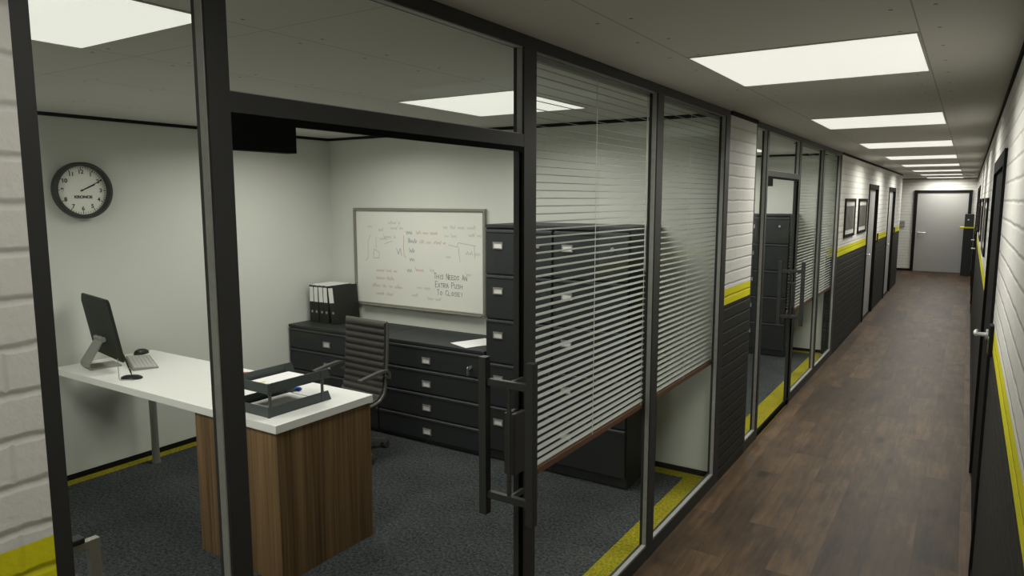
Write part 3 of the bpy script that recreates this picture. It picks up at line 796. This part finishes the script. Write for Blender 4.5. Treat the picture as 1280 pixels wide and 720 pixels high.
# ------------------------------------------------------------------ office chair
ch_c = Vector((-2.38, 3.43, 0)); ch_a = math.radians(-4)
cm = Matrix.Translation(ch_c) @ Matrix.Rotation(ch_a, 4, 'Z')
OC = thing('office_chair', 'black ribbed swivel office chair behind the desk', 'office chair', ch_c)
PF = [(.215, .945), (.212, .86), (.206, .76), (.200, .67), (.194, .58), (.186, .495), (.168, .435), (.125, .393), (.06, .375), (-.02, .372), (-.10, .375), (-.18, .372), (-.235, .360), (-.262, .335)]
def resample(pts, step):
    pts = [Vector(p) for p in pts]; out = [pts[0]]; acc = 0.; L = [0]
    for a, b in zip(pts, pts[1:]): L.append(L[-1]+(b-a).length)
    n = int(L[-1]/step); res = []
    for i in range(n+1):
        t = L[-1]*i/n; k = max(j for j in range(len(L)) if L[j] <= t+1e-9); k = min(k, len(pts)-2)
        f_ = (t-L[k])/(L[k+1]-L[k]); res.append((pts[k].lerp(pts[k+1], f_), (pts[k+1]-pts[k]).normalized(), t))
    return res
smp = resample(PF, .0068)
def sling(lo, hi):
    mb = MB(); vs = []; ns = 0
    for p, d_, t in smp:
        if t < lo or t > hi: continue
        nv = Vector((d_.y, -d_.x))
        r = .010+.011*abs(math.sin(PI*t/.0475))**.7
        a = p+nv*r; b = p-nv*r
        for q in (a, b):
            for x in (-.205, .205): vs.append(cm @ Vector((x, q.x, q.y)))
        ns += 1
    fs = []
    for i in range(ns-1):
        o_ = 4*i
        fs += [(o_, o_+1, o_+5, o_+4), (o_+2, o_+6, o_+7, o_+3), (o_, o_+4, o_+6, o_+2), (o_+1, o_+3, o_+7, o_+5)]
    fs += [(0, 2, 3, 1), (4*ns-4, 4*ns-3, 4*ns-1, 4*ns-2)]
    return mb.add(vs, fs)
sling(0, .53).build('backrest', 'leather', OC, smooth=60); sling(.53, 9).build('seat', 'leather', OC, smooth=60)
for s in (-1, 1):
    MB().tube([cm @ Vector((s*.216, p.x+.004, p.y)) for p, d_, t in smp[::3]], .0115, 8).build('side_rail', 'chairmetal', OC, smooth=True)
    # arm: bracket rises from the rail, loops over and reaches forward
    pa = [(.190, .552), (.194, .585), (.180, .606), (.145, .612), (.07, .604), (-.03, .588), (-.075, .580)]
    ar = MB(); vs = []
    for i, (yy, zz) in enumerate(pa):
        a_ = Vector(pa[max(i-1, 0)]); b_ = Vector(pa[min(i+1, len(pa)-1)]); t_ = (b_-a_).normalized(); nv = Vector((-t_.y, t_.x))*.010
        for sx, sn in ((-1, -1), (1, -1), (1, 1), (-1, 1)): vs.append(cm @ Vector((s*.243+sx*.017, yy+nv.x*sn, zz+nv.y*sn)))
    n = len(pa)
    ar.add(vs, [(4*i+k, 4*i+(k+1) % 4, 4*i+4+(k+1) % 4, 4*i+4+k) for i in range(n-1) for k in range(4)]+[(3, 2, 1, 0), (4*n-4, 4*n-3, 4*n-2, 4*n-1)])
    ar.cyl(cm @ Vector((s*.214, .192, .565)), cm @ Vector((s*.243, .192, .565)), .012, n=12)
    ar.cyl(cm @ Vector((s*.243-.02, -.064, .582)), cm @ Vector((s*.243+.02, -.064, .582)), .008, n=12)
    ar.build('armrest', 'chairmetal', OC, smooth=50)
MB().tube([cm @ Vector((-.216, .215, .943)), cm @ Vector((.216, .215, .943))], .011, 8).tube([cm @ Vector((-.216, -.262, .335)), cm @ Vector((.216, -.262, .335))], .010, 8) \
    .tube([cm @ Vector((-.216, .10, .360)), cm @ Vector((.216, .10, .360))], .012, 8).tube([cm @ Vector((-.216, -.10, .352)), cm @ Vector((.216, -.10, .352))], .012, 8).build('cross_bars', 'chairmetal', OC, smooth=True)
MB().cyl(cm @ Vector((0, 0, .09)), cm @ Vector((0, 0, .26)), .028, n=20).cyl(cm @ Vector((0, 0, .26)), cm @ Vector((0, 0, .34)), .016, n=16).box(-.09, .09, -.11, .11, .328, .358, cm, .006).build('gas_lift', 'chairmetal', OC, smooth=True)
st = MB()
st.cyl(cm @ Vector((0, 0, .07)), cm @ Vector((0, 0, .115)), .045, n=20)
for k in range(5):
    a = math.radians(66+72*k); r_ = Matrix.Rotation(a, 4, 'Z')
    q = [(.03, .11, .026), (.17, .095, .022), (.295, .066, .016)]
    vs = [cm @ r_ @ Vector((x, sy*wd, z-dz*.028)) for x, z, wd in q for sy, dz in ((-1, 0), (1, 0), (1, 1), (-1, 1))]
    st.add(vs, [(4*i+j, 4*i+(j+1) % 4, 4*i+4+(j+1) % 4, 4*i+4+j) for i in (0, 1) for j in range(4)]+[(3, 2, 1, 0), (8, 9, 10, 11)])
st.build('star_base', 'chairmetal', OC)
for k in range(5):
    a = math.radians(66+72*k); c_ = cm @ Matrix.Rotation(a, 4, 'Z') @ Matrix.Translation((.285, 0, 0)) @ Matrix.Rotation(.6, 4, 'Z')
    MB().cyl(c_ @ Vector((0, -.022, .027)), c_ @ Vector((0, -.006, .027)), .027, n=20).cyl(c_ @ Vector((0, .006, .027)), c_ @ Vector((0, .022, .027)), .027, n=20) \
        .cyl(c_ @ Vector((0, -.006, .027)), c_ @ Vector((0, .006, .027)), .015, n=12).cyl(c_ @ Vector((0, 0, .030)), c_ @ Vector((0, 0, .052)), .007, n=10)  .build('caster', 'leather', OC, smooth=True)

# visitor chair: only an arm corner shows at the lower left
VC = thing('visitor_chair', 'chrome-framed visitor chair, one arm corner showing at lower left', 'chair', (-1.50, .93, 0))
for s in (-1, 1):
    x = -1.50+s*.265
    m = MB()
    m.box(x-.014, x+.014, 1.135, 1.172, .0, .640, bev=.003).box(x-.014, x+.014, .70, .737, .0, .640, bev=.003)
    m.box(x-.014, x+.014, .737, 1.135, .612, .640, bev=.003).box(x-.014, x+.014, .737, 1.135, 0, .020, bev=.003)
    m.build('side_frame', 'chrome', VC)
    MB().box(x-.024, x+.024, .72, 1.120, .641, .662, bev=.006).build('arm_pad', 'plastic', VC)
MB().box(-1.75, -1.25, .70, 1.17, .385, .455, bev=.02).box(-1.752, -1.248, .75, .78, .36, .385).box(-1.752, -1.248, 1.09, 1.12, .36, .385).build('seat', 'dgrey', VC)
bmx = Matrix.Translation((-1.5, .715, .455)) @ Matrix.Rotation(math.radians(8), 4, 'X')
MB().box(-.25, .25, -.03, .03, -.02, .32, bmx, .015).build('backrest', 'dgrey', VC)

# ------------------------------------------------------------------ corridor fittings
def poster(side, y0, y1, z0, z1, art, label, dp=.018, group='framed posters'):
    x = 0 if side < 0 else XR; s = 1 if side < 0 else -1
    t = thing('framed_poster', label, 'poster', (x, (y0+y1)/2, (z0+z1)/2), group)
    b = .035; f = MB()
    for a, c, d_, e in ((y0, y1, z0, z0+b), (y0, y1, z1-b, z1), (y0, y0+b, z0+b, z1-b), (y1-b, y1, z0+b, z1-b)): f.box(x+s*.001, x+s*dp, a, c, d_, e)
    f.build('picture_frame', 'trim', t)
    MB().box(x+s*.001, x+s*.006, y0+b, y1-b, z0+b, z1-b).build('mount', 'mount', t)
    hh = z1-z0
    MB().box(x+s*.006, x+s*.008, y0+b+.05, y1-b-.04, z0+b+hh*.11, z1-b-hh*.12).build('print', art, t)
poster(-1, 9.20, 10.06, 1.352, 1.822, 'art0', 'black-framed grey poster on the left wall, nearer the glass office')
poster(-1, 10.41, 11.28, 1.355, 1.822, 'art1', 'black-framed grey poster on the left wall, beside the first grey door')
poster(1, 6.75, 7.85, 1.352, 1.822, 'art0', 'black-framed poster on the right wall, nearest the camera', .014)
poster(1, 9.25, 10.60, 1.352, 1.822, 'art1', 'black-framed poster on the right wall, middle of three', .014)
poster(1, 11.95, 12.95, 1.352, 1.822, 'art0', 'black-framed poster on the right wall, farthest of three', .014)
def reader(side, y, label):
    x = 0 if side < 0 else XR; s = 1 if side < 0 else -1
    t = thing('card_reader', label, 'card reader', (x, y, 1.19), 'wall card readers')
    MB().box(x-s*.001, x+s*.016, y-.045, y+.045, 1.125, 1.262, bev=.004).build('housing', 'trim', t)
    MB().box(x+s*.0155, x+s*.019, y-.034, y+.034, 1.135, 1.205, bev=.001).build('keypad', 'brass', t)
reader(-1, 12.97, 'small black card reader beside the nearer grey door on the left')
reader(-1, 16.05, 'small black card reader beside the farther grey door on the left')
reader(1, 3.70, 'small black card reader on the right wall before the near door')
t = thing('intercom', 'grey intercom box on the white end wall, left of the door', 'intercom', (-.182, YE, 1.197))
MB().box(-.246, -.119, YE-.035, YE-.001, 1.121, 1.272, bev=.008).build('housing', 'grey', t)
MB().box(-.226, -.139, YE-.037, YE-.034, 1.205, 1.255).build('speaker_grille', 'holder', t)
# black stand with a yellow shelf near the end door
SX = 1.155
t = thing('narrow_stand', 'narrow black floor stand with a yellow shelf top beside the end door', 'stand', (SX+.10, 20.2, 0))
MB().box(SX, XR-.012, 20.00, 20.42, 0, 1.13, bev=.004).build('body', 'cab', t)
MB().box(SX-.08, XR-.012, 19.98, 20.44, 1.13, 1.165, bev=.004).build('shelf', 'yellow', t)
t = thing('black_box', 'small black box with a pale dot on the yellow shelf', 'box', (SX+.12, 20.2, 1.165))
MB().box(SX+.01, XR-.02, 20.02, 20.40, 1.166, 1.47, bev=.01).build('casing', 'cab', t)
MB().cyl((SX+.085, 20.021, 1.335), (SX+.085, 20.012, 1.335), .018, n=16).build('knob', 'nickel', t)

# ------------------------------------------------------------------ world, camera, colour
wld = bpy.data.worlds.new('World'); bpy.context.scene.world = wld; wld.use_nodes = True
wld.node_tree.nodes['Background'].inputs[0].default_value = (.5, .5, .48, 1); wld.node_tree.nodes['Background'].inputs[1].default_value = .02
cd = bpy.data.cameras.new('camera'); cam = bpy.data.objects.new('camera', cd); C.objects.link(cam)
cd.sensor_width = 36; cd.lens = 878.9/1280*36; cd.clip_start = .02
cam.location = (1.25, 0, 1.806)
cam.rotation_euler = (math.radians(90-7.146), 0, math.radians(32.909))
sc = bpy.context.scene; sc.camera = cam
sc.view_settings.view_transform = 'Standard'; sc.view_settings.look = 'None'; sc.view_settings.exposure = 0; sc.view_settings.gamma = 1
sc.view_settings.use_curve_mapping = False
sc.cycles.use_denoising = True
sc.cycles.max_bounces = 10; sc.cycles.diffuse_bounces = 5; sc.cycles.transparent_max_bounces = 24
sc.cycles.sample_clamp_indirect = 6
